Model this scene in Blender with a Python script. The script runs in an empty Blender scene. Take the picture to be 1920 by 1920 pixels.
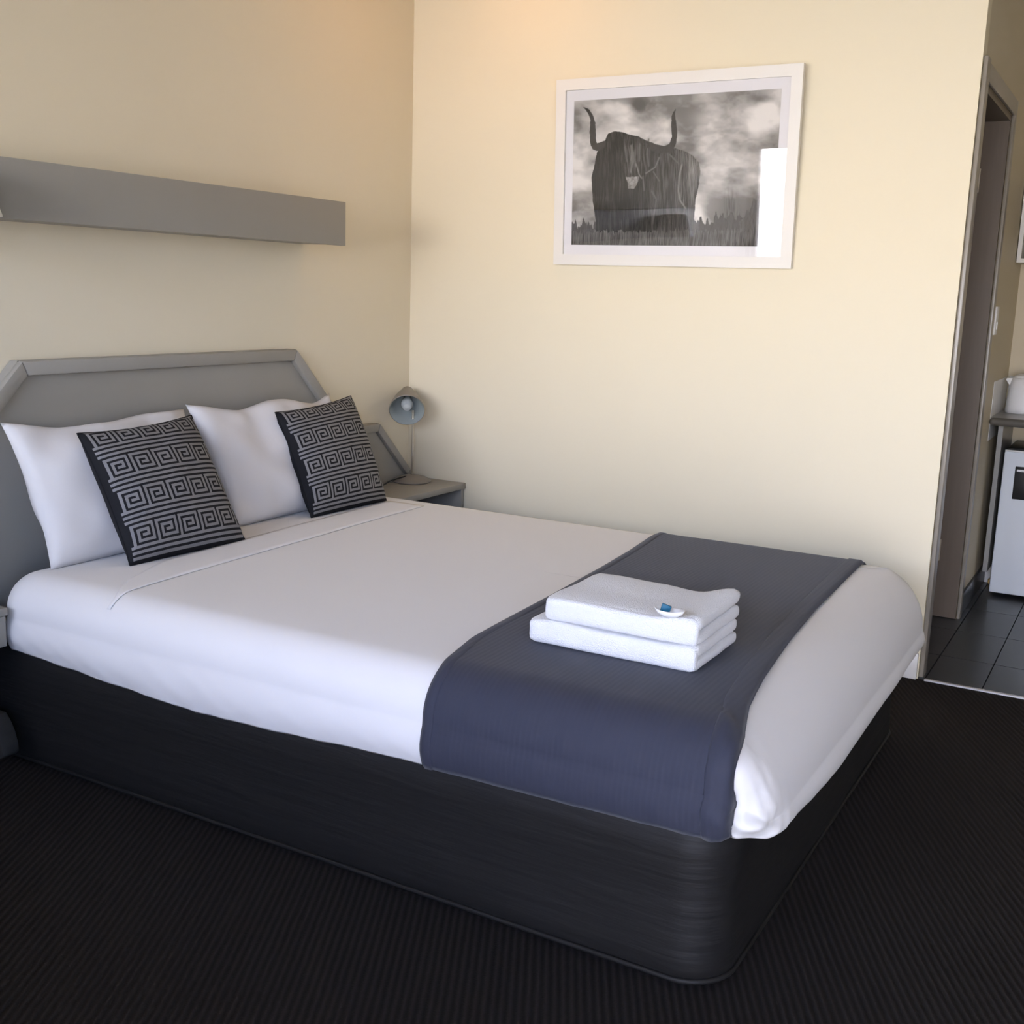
import bpy, bmesh, math, random
import numpy as np
from mathutils import Vector, Matrix, noise
from mathutils.bvhtree import BVHTree

random.seed(4)
sc = bpy.context.scene
col = sc.collection

# ------------------------------------------------------------------ camera
CAM = Vector((2.8244, -4.0633, 1.31))
yaw, pitch, roll = math.radians(29.41), math.radians(11.08), math.radians(1.817)
fw = Vector((-math.sin(yaw) * math.cos(pitch), math.cos(yaw) * math.cos(pitch), -math.sin(pitch)))
r0 = Vector((math.cos(yaw), math.sin(yaw), 0)); u0 = r0.cross(fw)
rt = r0 * math.cos(roll) + u0 * math.sin(roll)
up = -r0 * math.sin(roll) + u0 * math.cos(roll)
cd = bpy.data.cameras.new('camera'); cam = bpy.data.objects.new('camera', cd); col.objects.link(cam)
cam.matrix_world = Matrix(((rt.x, up.x, -fw.x, CAM.x), (rt.y, up.y, -fw.y, CAM.y), (rt.z, up.z, -fw.z, CAM.z), (0, 0, 0, 1)))
cd.sensor_width = 36; cd.lens = 39.70; cd.clip_start = .02
sc.camera = cam

# ------------------------------------------------------------------ world, sun, portals, exposure
w = bpy.data.worlds.new('sky'); sc.world = w; w.use_nodes = True
nt = w.node_tree; nt.nodes.clear()
sky = nt.nodes.new('ShaderNodeTexSky'); sky.sky_type = 'NISHITA'; sky.sun_disc = False
sky.sun_elevation = math.radians(48); sky.sun_rotation = math.radians(20); sky.air_density = 1.0; sky.dust_density = 1.2
bgn = nt.nodes.new('ShaderNodeBackground'); bgn.inputs['Strength'].default_value = 0.37
wo = nt.nodes.new('ShaderNodeOutputWorld')
tint = nt.nodes.new('ShaderNodeMix'); tint.data_type = 'RGBA'; tint.blend_type = 'MULTIPLY'; tint.inputs['Factor'].default_value = 1
tint.inputs['B'].default_value = (.88, .92, 1.24, 1)      # white balance of the indoor exposure
nt.links.new(sky.outputs[0], tint.inputs['A']); nt.links.new(tint.outputs['Result'], bgn.inputs['Color']); nt.links.new(bgn.outputs[0], wo.inputs['Surface'])

sd = bpy.data.lights.new('sun', 'SUN'); sd.energy = 2.0; sd.angle = math.radians(.55); sd.color = (1, .93, .82)
sun = bpy.data.objects.new('sun', sd); col.objects.link(sun)
sun.rotation_euler = (math.radians(-42), 0, math.radians(-15))     # from over the building, onto the forecourt

WIN = (.03, 1.95, 1.15, 2.04)        # window in the front wall: x0 x1 z0 z1
DOOR = (2.40, 4.10, 0.0, 2.12)      # unseen open entrance doorway, made wide to light bed foot and alcove
YF = -4.45                          # inner face of the front wall
for nm, (x0, x1, z0, z1) in (('window_portal', WIN), ('door_portal', DOOR)):
    a = bpy.data.lights.new(nm, 'AREA'); a.shape = 'RECTANGLE'; a.size = x1 - x0; a.size_y = z1 - z0
    a.cycles.is_portal = True
    o = bpy.data.objects.new(nm, a); col.objects.link(o)
    o.location = ((x0 + x1) / 2, YF - .16, (z0 + z1) / 2); o.rotation_euler = (math.radians(90), 0, 0)

# added area lamps standing in for sunlight bounced level through the two openings
for nm, (x0, x1, z0, z1), pw in (('window_daylight_lamp', WIN, 2.6), ('door_daylight_lamp', DOOR, 2.6)):
    a = bpy.data.lights.new(nm, 'AREA'); a.shape = 'RECTANGLE'; a.size = x1 - x0; a.size_y = z1 - z0
    a.energy = pw; a.color = (1, .94, .83); a.spread = math.radians(75)
    o = bpy.data.objects.new(nm, a); col.objects.link(o)
    o.location = ((x0 + x1) / 2, YF - .145, (z0 + z1) / 2); o.rotation_euler = (math.radians(90), 0, 0)
vs = sc.view_settings
vs.view_transform = 'Standard'; vs.look = 'None'; vs.exposure = 2.72; vs.gamma = 1.0; vs.use_curve_mapping = False
cy = sc.cycles
cy.use_denoising = True
cy.max_bounces = 5; cy.diffuse_bounces = 3; cy.glossy_bounces = 3; cy.transparent_max_bounces = 8
cy.use_adaptive_sampling = True; cy.adaptive_threshold = .04; cy.adaptive_min_samples = 16
cy.sample_clamp_indirect = 8.0

# ------------------------------------------------------------------ materials
def mat(name, c, rough=.6, spec=.3, metal=0., bump=None, var=None, coat=0., sheen=0.):
    """c linear rgb; bump = (scale, strength, stretch xyz); var = (scale, amount)"""
    m = bpy.data.materials.new(name); m.use_nodes = True
    t = m.node_tree; b = t.nodes['Principled BSDF']
    b.inputs['Base Color'].default_value = (*c, 1); b.inputs['Roughness'].default_value = rough
    b.inputs['Specular IOR Level'].default_value = spec; b.inputs['Metallic'].default_value = metal
    b.inputs['Coat Weight'].default_value = coat
    if sheen:
        b.inputs['Sheen Weight'].default_value = sheen; b.inputs['Sheen Roughness'].default_value = .5
    tc = t.nodes.new('ShaderNodeTexCoord')
    if var:
        n = t.nodes.new('ShaderNodeTexNoise'); n.inputs['Scale'].default_value = var[0]; n.inputs['Detail'].default_value = 4
        mp = t.nodes.new('ShaderNodeMapping'); t.links.new(tc.outputs['Object'], mp.inputs[0])
        if len(var) > 2: mp.inputs['Scale'].default_value = var[2]
        t.links.new(mp.outputs[0], n.inputs['Vector'])
        mx = t.nodes.new('ShaderNodeMix'); mx.data_type = 'RGBA'
        mx.inputs['A'].default_value = (*[v * (1 - var[1]) for v in c], 1)
        mx.inputs['B'].default_value = (*[min(1, v * (1 + var[1])) for v in c], 1)
        t.links.new(n.outputs['Fac'], mx.inputs['Factor']); t.links.new(mx.outputs['Result'], b.inputs['Base Color'])
    if bump:
        n = t.nodes.new('ShaderNodeTexNoise'); n.inputs['Scale'].default_value = bump[0]; n.inputs['Detail'].default_value = 5
        mp = t.nodes.new('ShaderNodeMapping'); t.links.new(tc.outputs['Object'], mp.inputs[0])
        if len(bump) > 2: mp.inputs['Scale'].default_value = bump[2]
        t.links.new(mp.outputs[0], n.inputs['Vector'])
        bp = t.nodes.new('ShaderNodeBump'); bp.inputs['Strength'].default_value = bump[1]; bp.inputs['Distance'].default_value = .01
        t.links.new(n.outputs['Fac'], bp.inputs['Height']); t.links.new(bp.outputs[0], b.inputs['Normal'])
    return m

def glass_mat():
    m = bpy.data.materials.new('clear_pane'); m.use_nodes = True; t = m.node_tree; t.nodes.clear()
    o = t.nodes.new('ShaderNodeOutputMaterial'); mx = t.nodes.new('ShaderNodeMixShader')
    f = t.nodes.new('ShaderNodeFresnel'); f.inputs['IOR'].default_value = 1.5
    tr = t.nodes.new('ShaderNodeBsdfTransparent'); gl = t.nodes.new('ShaderNodeBsdfGlossy'); gl.inputs['Roughness'].default_value = .01
    t.links.new(f.outputs[0], mx.inputs[0]); t.links.new(tr.outputs[0], mx.inputs[1]); t.links.new(gl.outputs[0], mx.inputs[2])
    t.links.new(mx.outputs[0], o.inputs['Surface'])
    return m

def carpet_mat():
    m = mat('charcoal_carpet', (.012, .0105, .0105), .95, .1)
    t = m.node_tree; b = t.nodes['Principled BSDF']; tc = [n for n in t.nodes if n.type == 'TEX_COORD'][0]
    mp = t.nodes.new('ShaderNodeMapping'); mp.inputs['Rotation'].default_value = (0, 0, math.radians(-27))
    t.links.new(tc.outputs['Object'], mp.inputs[0])
    wv = t.nodes.new('ShaderNodeTexWave'); wv.wave_type = 'BANDS'; wv.bands_direction = 'X'
    wv.inputs['Scale'].default_value = 2 * math.pi / (.0165 * 20) ; wv.inputs['Distortion'].default_value = .6
    wv.inputs['Detail'].default_value = 2; wv.inputs['Detail Scale'].default_value = 3
    t.links.new(mp.outputs[0], wv.inputs['Vector'])
    n = t.nodes.new('ShaderNodeTexNoise'); n.inputs['Scale'].default_value = 260; n.inputs['Detail'].default_value = 3
    t.links.new(tc.outputs['Object'], n.inputs['Vector'])
    ad = t.nodes.new('ShaderNodeMath'); ad.operation = 'MULTIPLY_ADD'; ad.inputs[1].default_value = .5
    t.links.new(n.outputs['Fac'], ad.inputs[0]); t.links.new(wv.outputs['Fac'], ad.inputs[2])
    bp = t.nodes.new('ShaderNodeBump'); bp.inputs['Strength'].default_value = .6; bp.inputs['Distance'].default_value = .006
    t.links.new(ad.outputs[0], bp.inputs['Height']); t.links.new(bp.outputs[0], b.inputs['Normal'])
    mx = t.nodes.new('ShaderNodeMix'); mx.data_type = 'RGBA'
    mx.inputs['A'].default_value = (.017, .0145, .0135, 1); mx.inputs['B'].default_value = (.030, .026, .0245, 1)
    t.links.new(wv.outputs['Fac'], mx.inputs['Factor']); t.links.new(mx.outputs['Result'], b.inputs['Base Color'])
    return m

def attr_mat(name, attr, rough=.6):
    m = bpy.data.materials.new(name); m.use_nodes = True; t = m.node_tree; b = t.nodes['Principled BSDF']
    a = t.nodes.new('ShaderNodeAttribute'); a.attribute_name = attr
    t.links.new(a.outputs['Color'], b.inputs['Base Color']); b.inputs['Roughness'].default_value = rough
    b.inputs['Specular IOR Level'].default_value = .1
    return m

def rib_mat(name, c, period, axis='X'):
    m = mat(name, c, .75, .25, sheen=.1)
    t = m.node_tree; b = t.nodes['Principled BSDF']; tc = [n for n in t.nodes if n.type == 'TEX_COORD'][0]
    wv = t.nodes.new('ShaderNodeTexWave'); wv.bands_direction = axis; wv.inputs['Scale'].default_value = 2 * math.pi / (period * 20)
    wv.inputs['Distortion'].default_value = .3
    t.links.new(tc.outputs['Object'], wv.inputs['Vector'])
    bp = t.nodes.new('ShaderNodeBump'); bp.inputs['Strength'].default_value = .12; bp.inputs['Distance'].default_value = .003
    t.links.new(wv.outputs['Fac'], bp.inputs['Height']); t.links.new(bp.outputs[0], b.inputs['Normal'])
    return m

M = dict(
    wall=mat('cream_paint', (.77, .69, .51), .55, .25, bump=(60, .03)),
    ceil=mat('ceiling_white', (.84, .79, .68), .8, .2),
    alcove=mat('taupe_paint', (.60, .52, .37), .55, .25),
    carpet=carpet_mat(),
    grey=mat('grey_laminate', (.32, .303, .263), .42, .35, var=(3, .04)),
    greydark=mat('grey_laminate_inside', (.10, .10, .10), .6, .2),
    white_trim=mat('white_gloss_trim', (.72, .70, .66), .35, .4),
    jamb=mat('beige_gloss_frame', (.27, .24, .20), .28, .5),
    door=mat('brown_door', (.12, .09, .065), .4, .4, var=(8, .15, (8, 8, .5))),
    tile=mat('dark_floor_tile', (.045, .046, .048), .3, .4, var=(5, .2)),
    grout=mat('dark_grout', (.02, .02, .02), .9, .1),
    sheet=mat('white_cotton', (.765, .75, .735), .75, .2, bump=(7, .10, (1, 1, 1)), sheen=.05),
    pillow=mat('white_pillowcase', (.66, .64, .62), .75, .2, bump=(9, .18)),
    towel=mat('white_terry', (.93, .93, .935), .95, .1, bump=(420, .7)),
    runner=rib_mat('slate_runner', (.035, .038, .058), .012),
    base=mat('charcoal_valance', (.011, .0103, .010), .6, .3, bump=(3.2, .4, (1, 1, 9))),
    footshade=mat('shaded_foot', (.028, .028, .027), .6, .2),  # shadow on the left table's foot put into its colour
    black=mat('black_fabric', (.010, .010, .012), .8, .2),
    key=mat('grey_woven_key', (.20, .195, .195), .6, .35, bump=(300, .2)),
    frame=mat('white_frame', (.76, .73, .67), .4, .4),
    matb=mat('white_mat_board', (.80, .77, .76), .9, .1),
    glass=glass_mat(),
    lampgrey=mat('taupe_lamp_metal', (.23, .205, .17), .4, .45),
    lampin=mat('pale_lamp_lining', (.34, .37, .34), .45, .3),
    brass=mat('brushed_steel', (.62, .55, .42), .3, .5, metal=.5),
    cord=mat('black_cord', (.012, .012, .012), .5, .3),
    enamel=mat('white_enamel', (.72, .76, .80), .28, .5),
    plastic=mat('white_plastic', (.80, .79, .77), .35, .4),
    handle=mat('black_plastic', (.012, .012, .013), .4, .4),
    counter=mat('grey_counter', (.25, .245, .235), .3, .45, var=(40, .1)),
    edge=mat('dark_counter_edge', (.11, .10, .085), .35, .45),
    steel=mat('polished_strip', (.88, .88, .9), .3, .5, metal=.35),
    blue=mat('teal_wrapper', (.01, .11, .19), .5, .3),
    bulb=mat('frosted_bulb', (.50, .52, .49), .25, .5),
    paving=mat('concrete_paving', (.55, .47, .36), .9, .1, var=(2, .15)),
    fence=mat('pale_render', (.74, .71, .66), .9, .1),
    orange=mat('brass_fitting', (.60, .38, .12), .4, .4),
)

# ------------------------------------------------------------------ mesh helpers
def link(o, parent=None):
    col.objects.link(o)
    if parent: o.parent = parent
    return o

def mesh_obj(name, verts, faces, m, parent=None, smooth=False):
    me = bpy.data.meshes.new(name); me.from_pydata([tuple(v) for v in verts], [], faces); me.update()
    mats = m if isinstance(m, (list, tuple)) else [m]
    for k in mats: me.materials.append(k)
    o = link(bpy.data.objects.new(name, me), parent)
    if smooth: me.polygons.foreach_set('use_smooth', [True] * len(me.polygons))
    return o

def bm_obj(name, bm, m, parent=None, smooth=False, autosmooth=None):
    me = bpy.data.meshes.new(name); bmesh.ops.recalc_face_normals(bm, faces=bm.faces); bm.to_mesh(me); bm.free()
    mats = m if isinstance(m, (list, tuple)) else [m]
    for k in mats: me.materials.append(k)
    if smooth or autosmooth: me.polygons.foreach_set('use_smooth', [True] * len(me.polygons))
    if autosmooth: me.set_sharp_from_angle(angle=math.radians(autosmooth))
    return link(bpy.data.objects.new(name, me), parent)

def add_box(bm, x0, x1, y0, y1, z0, z1, bev=0., seg=2):
    r = bmesh.ops.create_cube(bm, size=1)
    vs = r['verts']
    for v in vs:
        v.co = Vector(((x0 + x1) / 2 + v.co.x * (x1 - x0), (y0 + y1) / 2 + v.co.y * (y1 - y0), (z0 + z1) / 2 + v.co.z * (z1 - z0)))
    if bev:
        es = list({e for v in vs for e in v.link_edges})
        bmesh.ops.bevel(bm, geom=es, offset=bev, segments=seg, affect='EDGES', profile=.5)

def boxes(name, bl, m, parent=None, bev=0.):
    bm = bmesh.new()
    for b in bl: add_box(bm, *b, bev=bev)
    return bm_obj(name, bm, m, parent, autosmooth=30 if bev else None)

def prism(name, pts, axis, a0, a1, m, parent=None, bev=0.):
    """polygon pts in the plane normal to axis ('x': pts (y,z), 'y': (x,z), 'z': (x,y)), extruded a0..a1"""
    f = {'x': lambda p, a: (a, p[0], p[1]), 'y': lambda p, a: (p[0], a, p[1]), 'z': lambda p, a: (p[0], p[1], a)}[axis]
    bm = bmesh.new()
    lo = [bm.verts.new(f(p, a0)) for p in pts]; hi = [bm.verts.new(f(p, a1)) for p in pts]
    n = len(pts)
    bm.faces.new(lo); bm.faces.new(hi)
    for i in range(n): bm.faces.new((lo[i], lo[(i + 1) % n], hi[(i + 1) % n], hi[i]))
    if bev:
        bmesh.ops.recalc_face_normals(bm, faces=bm.faces)
        bmesh.ops.bevel(bm, geom=list(bm.edges), offset=bev, segments=2, affect='EDGES', profile=.5)
    return bm_obj(name, bm, m, parent, autosmooth=30 if bev else None)

def lathe(name, prof, m, parent=None, n=48, mtx=None, closed=False):
    """prof list of (r, z)"""
    vs, fs = [], []
    for (r, z) in prof:
        for k in range(n):
            a = 2 * math.pi * k / n
            v = Vector((r * math.cos(a), r * math.sin(a), z)); vs.append(mtx @ v if mtx else v)
    L = len(prof)
    for i in range(L - 1 + (1 if closed else 0)):
        j = (i + 1) % L
        for k in range(n):
            fs.append((i * n + k, i * n + (k + 1) % n, j * n + (k + 1) % n, j * n + k))
    o = mesh_obj(name, vs, fs, m, parent, smooth=True)
    o.data.set_sharp_from_angle(angle=math.radians(40))
    return o

def tube(name, pts, r, m, parent=None, n=10):
    pts = [Vector(p) for p in pts]; vs, fs = [], []
    for i, p in enumerate(pts):
        d = (pts[min(i + 1, len(pts) - 1)] - pts[max(i - 1, 0)]).normalized()
        a = d.orthogonal().normalized() if i == 0 else (A - d * A.dot(d)).normalized()
        A = a; b = d.cross(a)
        for k in range(n):
            t = 2 * math.pi * k / n; vs.append(p + a * r * math.cos(t) + b * r * math.sin(t))
    for i in range(len(pts) - 1):
        for k in range(n): fs.append((i * n + k, i * n + (k + 1) % n, (i + 1) * n + (k + 1) % n, (i + 1) * n + k))
    fs.append(tuple(range(n))[::-1]); fs.append(tuple(range((len(pts) - 1) * n, len(pts) * n)))
    return mesh_obj(name, vs, fs, m, parent, smooth=True)

def spline(pts, n=12):
    pts = [Vector(p) for p in pts]; out = []
    for i in range(len(pts) - 1):
        p0, p1, p2, p3 = pts[max(i - 1, 0)], pts[i], pts[i + 1], pts[min(i + 2, len(pts) - 1)]
        for k in range(n):
            t = k / n
            out.append(.5 * ((2 * p1) + (p2 - p0) * t + (2 * p0 - 5 * p1 + 4 * p2 - p3) * t * t + (3 * p1 - p0 - 3 * p2 + p3) * t ** 3))
    return out + [pts[-1]]

def thing(name, label, cat, loc=(0, 0, 0), group=None):
    o = bpy.data.objects.new(name, None); col.objects.link(o); o.location = loc; o.empty_display_size = .05
    o['label'] = label; o['category'] = cat
    if group: o['group'] = group
    return o

def adopt(root):
    """meshes were made in world coordinates: keep them in place under a root that is not at the origin"""
    bpy.context.view_layer.update()
    inv = root.matrix_world.inverted()
    for c in root.children: c.matrix_parent_inverse = inv

def tag(o, label, cat, group=None):
    o['label'] = label; o['category'] = cat
    if group: o['group'] = group
    return o

def struct(o, label=None):
    o['kind'] = 'structure'
    if label: o['label'] = label
    return o

# ------------------------------------------------------------------ the room
XR, YB, H = 4.25, 1.80, 2.62      # right wall, alcove rear wall, ceiling height
XS = 2.205                        # alcove side wall surface
struct(boxes('floor', [(-.1, XR + .1, YF - .15, 0, -.08, 0)], M['carpet']), 'dark charcoal ribbed carpet')
struct(boxes('ceiling', [(-.1, XR + .1, YF - .15, YB + .1, H, H + .12)], M['ceil']), 'plain white ceiling')
struct(boxes('wall_left', [(-.1, 0, YF - .15, YB + .1, -.08, H)], M['wall']), 'cream wall behind the headboard')
struct(boxes('wall_back', [(0, 2.212, 0, .075, 0, H)], M['wall']), 'cream wall with the framed print')
struct(boxes('wall_right', [(XR, XR + .1, YF - .15, YB + .1, -.08, H)], M['wall']), 'cream wall on the right')
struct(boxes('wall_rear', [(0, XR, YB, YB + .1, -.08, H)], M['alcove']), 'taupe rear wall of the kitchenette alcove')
# front wall with window and door openings
wx0, wx1, wz0, wz1 = WIN; dx0, dx1, dz0, dz1 = DOOR
y0, y1 = YF - .15, YF
struct(boxes('wall_front', [(0, wx0, y0, y1, 0, H), (wx0, wx1, y0, y1, 0, wz0), (wx0, wx1, y0, y1, wz1, H), (wx1, dx0, y0, y1, 0, H),
                            (dx0, dx1, y0, y1, dz1, H), (dx1, XR, y0, y1, 0, H)], M['wall']), 'cream front wall with window and doorway')
# alcove side wall with bathroom doorway
DY0, DY1, DZ = .080, .90, 2.04
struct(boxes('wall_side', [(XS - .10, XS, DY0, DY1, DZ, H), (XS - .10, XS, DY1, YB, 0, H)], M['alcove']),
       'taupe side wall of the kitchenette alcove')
# doorway architrave and jambs
tr = bpy.data.objects.new('trim_1', None); col.objects.link(tr); struct(tr, 'beige painted door frame')
boxes('architrave', [(2.2125, 2.228, .014, DY0, 0, DZ + .06)], M['jamb'], tr, bev=.004)
boxes('architrave', [(XS + .0005, XS + .014, DY1, DY1 + .05, 0, DZ + .06)], M['jamb'], tr, bev=.004)
boxes('architrave', [(XS + .0005, XS + .014, DY0, DY1, DZ, DZ + .06)], M['jamb'], tr, bev=.004)
boxes('door_jamb', [(XS - .10, XS, DY1 - .022, DY1, 0.008, DZ)], M['door'], tr)
boxes('door_jamb', [(XS - .10, XS, DY0, DY0 + .02, 0.008, DZ)], M['jamb'], tr)
boxes('door_head', [(XS - .10, XS, DY0 + .02, DY1 - .022, DZ - .022, DZ)], M['door'], tr)
dr = bpy.data.objects.new('door_1', None); col.objects.link(dr); struct(dr, 'dark brown bathroom door standing open')
boxes('door_leaf', [(XS - .885, XS - .105, DY1 - .065, DY1 - .027, .012, DZ - .026)], M['door'], dr, bev=.002)
for zz in (.25, 1.75):
    boxes('hinge', [(XS - .105, XS - .088, DY1 - .034, DY1 - .0225, zz, zz + .09)], M['brass'], dr)
# skirting
struct(boxes('baseboard_back', [(0.005, XS + .004, -.016, 0, 0, .095)], M['white_trim'], bev=.003), 'white skirting under the framed print')
struct(boxes('baseboard_left', [(0, .014, YF, -.017, 0, .095)], M['white_trim'], bev=.003), 'white skirting behind the bed')
# alcove floor with tiles
fa = boxes('floor_alcove', [(-.1, XR + .1, 0, YB + .1, -.08, -.006)], M['grout']); struct(fa, 'dark grey tiled alcove floor')
tw, tl, g = .19, .39, .004
tm = None
ix = 0
for i in range(-4, 8):
    for j in range(0, 5):
        xa = 2.236 + i * tw; ya = .004 + j * tl - (.07 if j else 0); yb = .004 + (j + 1) * tl - .07
        yb = min(yb, YB - .004)
        if yb - ya < .03: continue
        if i < -1 and j > 2: continue
        t_ = boxes('tile', [(xa + g / 2, xa + tw - g / 2, ya + g / 2, yb - g / 2, -.006, .004)], M['tile'], fa)
struct(boxes('trim_2', [(XS + .03, XR, -.014, .004, 0, .006)], M['steel'], bev=.002), 'bright metal strip between carpet and tiles')
struct(boxes('baseboard_side', [(XS, XS + .011, DY1 + .05, YB, .004, .10)], M['tile'], bev=.002), 'dark tile skirting in the alcove')

# window with frame, mullion and panes
wn = bpy.data.objects.new('window_1', None); col.objects.link(wn); struct(wn, 'white framed front window')
ft = .03; ym = YF - .10
boxes('window_frame', [(wx0, wx0 + ft, ym, ym + .06, wz0, wz1), (wx1 - ft, wx1, ym, ym + .06, wz0, wz1), (wx0 + ft, wx1 - ft, ym, ym + .06, wz0, wz0 + ft),
                       (wx0 + ft, wx1 - ft, ym, ym + .06, wz1 - ft, wz1), ((wx0 + wx1) / 2 - .025, (wx0 + wx1) / 2 + .025, ym, ym + .06, wz0 + ft, wz1 - ft)], M['white_trim'], wn)
for a, b in ((wx0 + ft, (wx0 + wx1) / 2 - .025), ((wx0 + wx1) / 2 + .025, wx1 - ft)):
    boxes('pane', [(a, b, ym + .028, ym + .032, wz0 + ft, wz1 - ft)], M['glass'], wn)
boxes('window_sill', [(wx0, wx1 + .03, YF - .04, YF + .04, wz0 - .025, wz0)], M['white_trim'], wn, bev=.004)
# forecourt outside
gr = boxes('ground', [(-14, 18, YF - 26, YF - .15, -.20, -.10)], M['paving']); struct(gr, 'sunlit concrete forecourt outside')

struct(boxes('sky_block_roof', [(-6, 10, YF - 2.0, YF - .15, H - .02, H + .10)], M['ceil']), 'unseen roof slab added outside the front wall to block high sky')  # added out of view so that light enters nearly level
fn = boxes('bounce_building', [(-8, 14, -16.0, -13.0, -.10, 3.0)], M['fence'])  # added out of view, its sunlit face throws light into the room
tag(fn, 'unseen pale building added across the forecourt to bounce sunlight', 'building')

# ------------------------------------------------------------------ headboard with side wings
hb = thing('headboard', 'large grey headboard with angled corners and side wings behind the pillows', 'headboard', (0.0, -1.387, 0))
yc = -1.387
def mir(p): return (2 * yc - p[0], p[1])
rp = [(-.801, 1.073), (-.425, .69), (-.425, .04)]
main = rp + [mir(p) for p in reversed(rp)]
prism('panel', main, 'x', .002, .035, M['grey'], hb)
def offs(a, b, wd):
    """inward parallel strip between outline points a,b: towards the panel centre"""
    d = Vector((b[0] - a[0], b[1] - a[1])).normalized(); n = Vector((-d.y, d.x))
    return n * wd
def strip(name, a, b, na, nb, x0, x1, parent):
    prism(name, [a, b, nb, na], 'x', x0, x1, M['grey'], parent, bev=.006)
tw_ = .042
def inset(poly, wd):
    out = []
    n = len(poly)
    for i in range(n):
        p0, p1, p2 = Vector(poly[i - 1]), Vector(poly[i]), Vector(poly[(i + 1) % n])
        d1 = (p1 - p0).normalized(); d2 = (p2 - p1).normalized()
        n1 = Vector((d1.y, -d1.x)); n2 = Vector((d2.y, -d2.x))
        bis = (n1 + n2).normalized(); out.append(p1 + bis * wd / max(.3, bis.dot(n1)))
    return [tuple(p) for p in out]
inn = inset(main, tw_)
for i in range(5):
    a, b = (i, i + 1) if i < 5 else (i, 0)
    if a in (2,): continue
    strip('moulding', main[a], main[b], inn[a], inn[b], .028, .056, hb)
strip('moulding', main[5], main[0], inn[5], inn[0], .028, .056, hb)
wing = [(-.27, .752), (-.045, .535), (-.012, .50), (-.012, .04), (-.424, .04), (-.424, .752)]
for nm, poly in (('r', wing), ('l', [mir(p) for p in reversed(wing)])):
    prism('side_panel', poly, 'x', .002, .030, M['grey'], hb)
    iw = inset(poly, .034)
    k0 = range(len(poly))
    for i in k0:
        j = (i + 1) % len(poly)
        p, q = poly[i], poly[j]
        if max(p[1], q[1]) > .51 and min(p[1], q[1]) > .49:
            strip('moulding', p, q, iw[i], iw[j], .024, .048, hb)
adopt(hb)

# ------------------------------------------------------------------ shelf above the bed
sh = thing('wall_shelf', 'long grey box shelf fixed to the wall above the headboard', 'shelf', (0, -1.7, 1.45))
sx, sy0, sy1, sz0, sz1 = .195, -2.95, -.696, 1.452, 1.606
boxes('fascia', [(sx - .022, sx, sy0, sy1, sz0, sz1)], M['grey'], sh, bev=.0015)
boxes('top_board', [(0, sx - .022, sy0, sy1, sz1 - .02, sz1)], M['grey'], sh)
boxes('bottom_board', [(0, sx - .022, sy0, sy1 , sz0 + .004, sz0 + .024)], M['grey'], sh)
boxes('end_panel', [(0, sx - .022, sy1 - .02, sy1, sz0 + .024, sz1 - .02)], M['grey'], sh)
boxes('end_panel', [(0, sx - .022, sy0, sy0 + .02, sz0 + .024, sz1 - .02)], M['grey'], sh)
adopt(sh)

# reading lamp with white shade on the shelf front
rl = thing('reading_lamp', 'white cone shaded reading lamp on the front of the grey shelf', 'lamp', (.195, -2.34, 1.52))
mt = Matrix.Translation((.275, -2.315, 1.447))
lathe('lamp_shade', [(.112, 0), (.114, .002), (.074, .128), (.070, .128), (.108, .002)], M['plastic'], rl, 48, mt, closed=True)
tube('arm', [(.1955, -2.315, 1.53), (.23, -2.315, 1.55), (.275, -2.315, 1.575)], .009, M['plastic'], rl)
boxes('bracket', [(.1955, .207, -2.345, -2.285, 1.495, 1.565)], M['plastic'], rl, bev=.003)
lathe('bulb', [(.0, .02), (.024, .032), (.028, .055), (.018, .085), (.014, .125), (.0, .127)], M['bulb'], rl, 20, mt)
adopt(rl)

# ------------------------------------------------------------------ bedside tables
ns = thing('bedside_table', 'grey bedside table in the corner carrying the desk lamp', 'bedside table', (.15, -.25, 0), 'bedside tables')
boxes('table_top', [(.058, .306, -.50, -.006, .472, .497)], M['grey'], ns, bev=.003)
boxes('side_panel', [(.058, .298, -.030, -.012, .0, .472)], M['grey'], ns)
boxes('side_panel', [(.058, .298, -.50, -.482, .0, .472)], M['grey'], ns)
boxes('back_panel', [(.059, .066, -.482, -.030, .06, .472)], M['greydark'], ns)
boxes('shelf', [(.066, .292, -.482, -.030, .27, .288)], M['grey'], ns)
boxes('shelf', [(.066, .292, -.482, -.030, .06, .078)], M['grey'], ns)
adopt(ns)
n2 = thing('bedside_table', 'dim grey bedside table at the left edge beside the bed', 'bedside table', (.15, -2.5, 0), 'bedside tables')
boxes('table_top', [(.060, .290, -2.74, -2.232, .436, .458)], M['grey'], n2, bev=.003)
boxes('drawer_front', [(.268, .284, -2.735, -2.236, .352, .434)], M['grey'], n2, bev=.002)
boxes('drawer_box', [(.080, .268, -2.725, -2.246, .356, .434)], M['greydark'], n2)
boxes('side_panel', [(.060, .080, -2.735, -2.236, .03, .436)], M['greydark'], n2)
pts = [(.085, .0), (.15, .0), (.17, .065), (.318, .065), (.330, .075), (.328, .10), (.318, .13), (.303, .155), (.285, .175), (.085, .175)]
prism('foot', pts, 'y', -2.300, -2.250, M['footshade'], n2, bev=.004)
prism('foot', pts, 'y', -2.70, -2.65, M['footshade'], n2, bev=.004)
adopt(n2)

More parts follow.
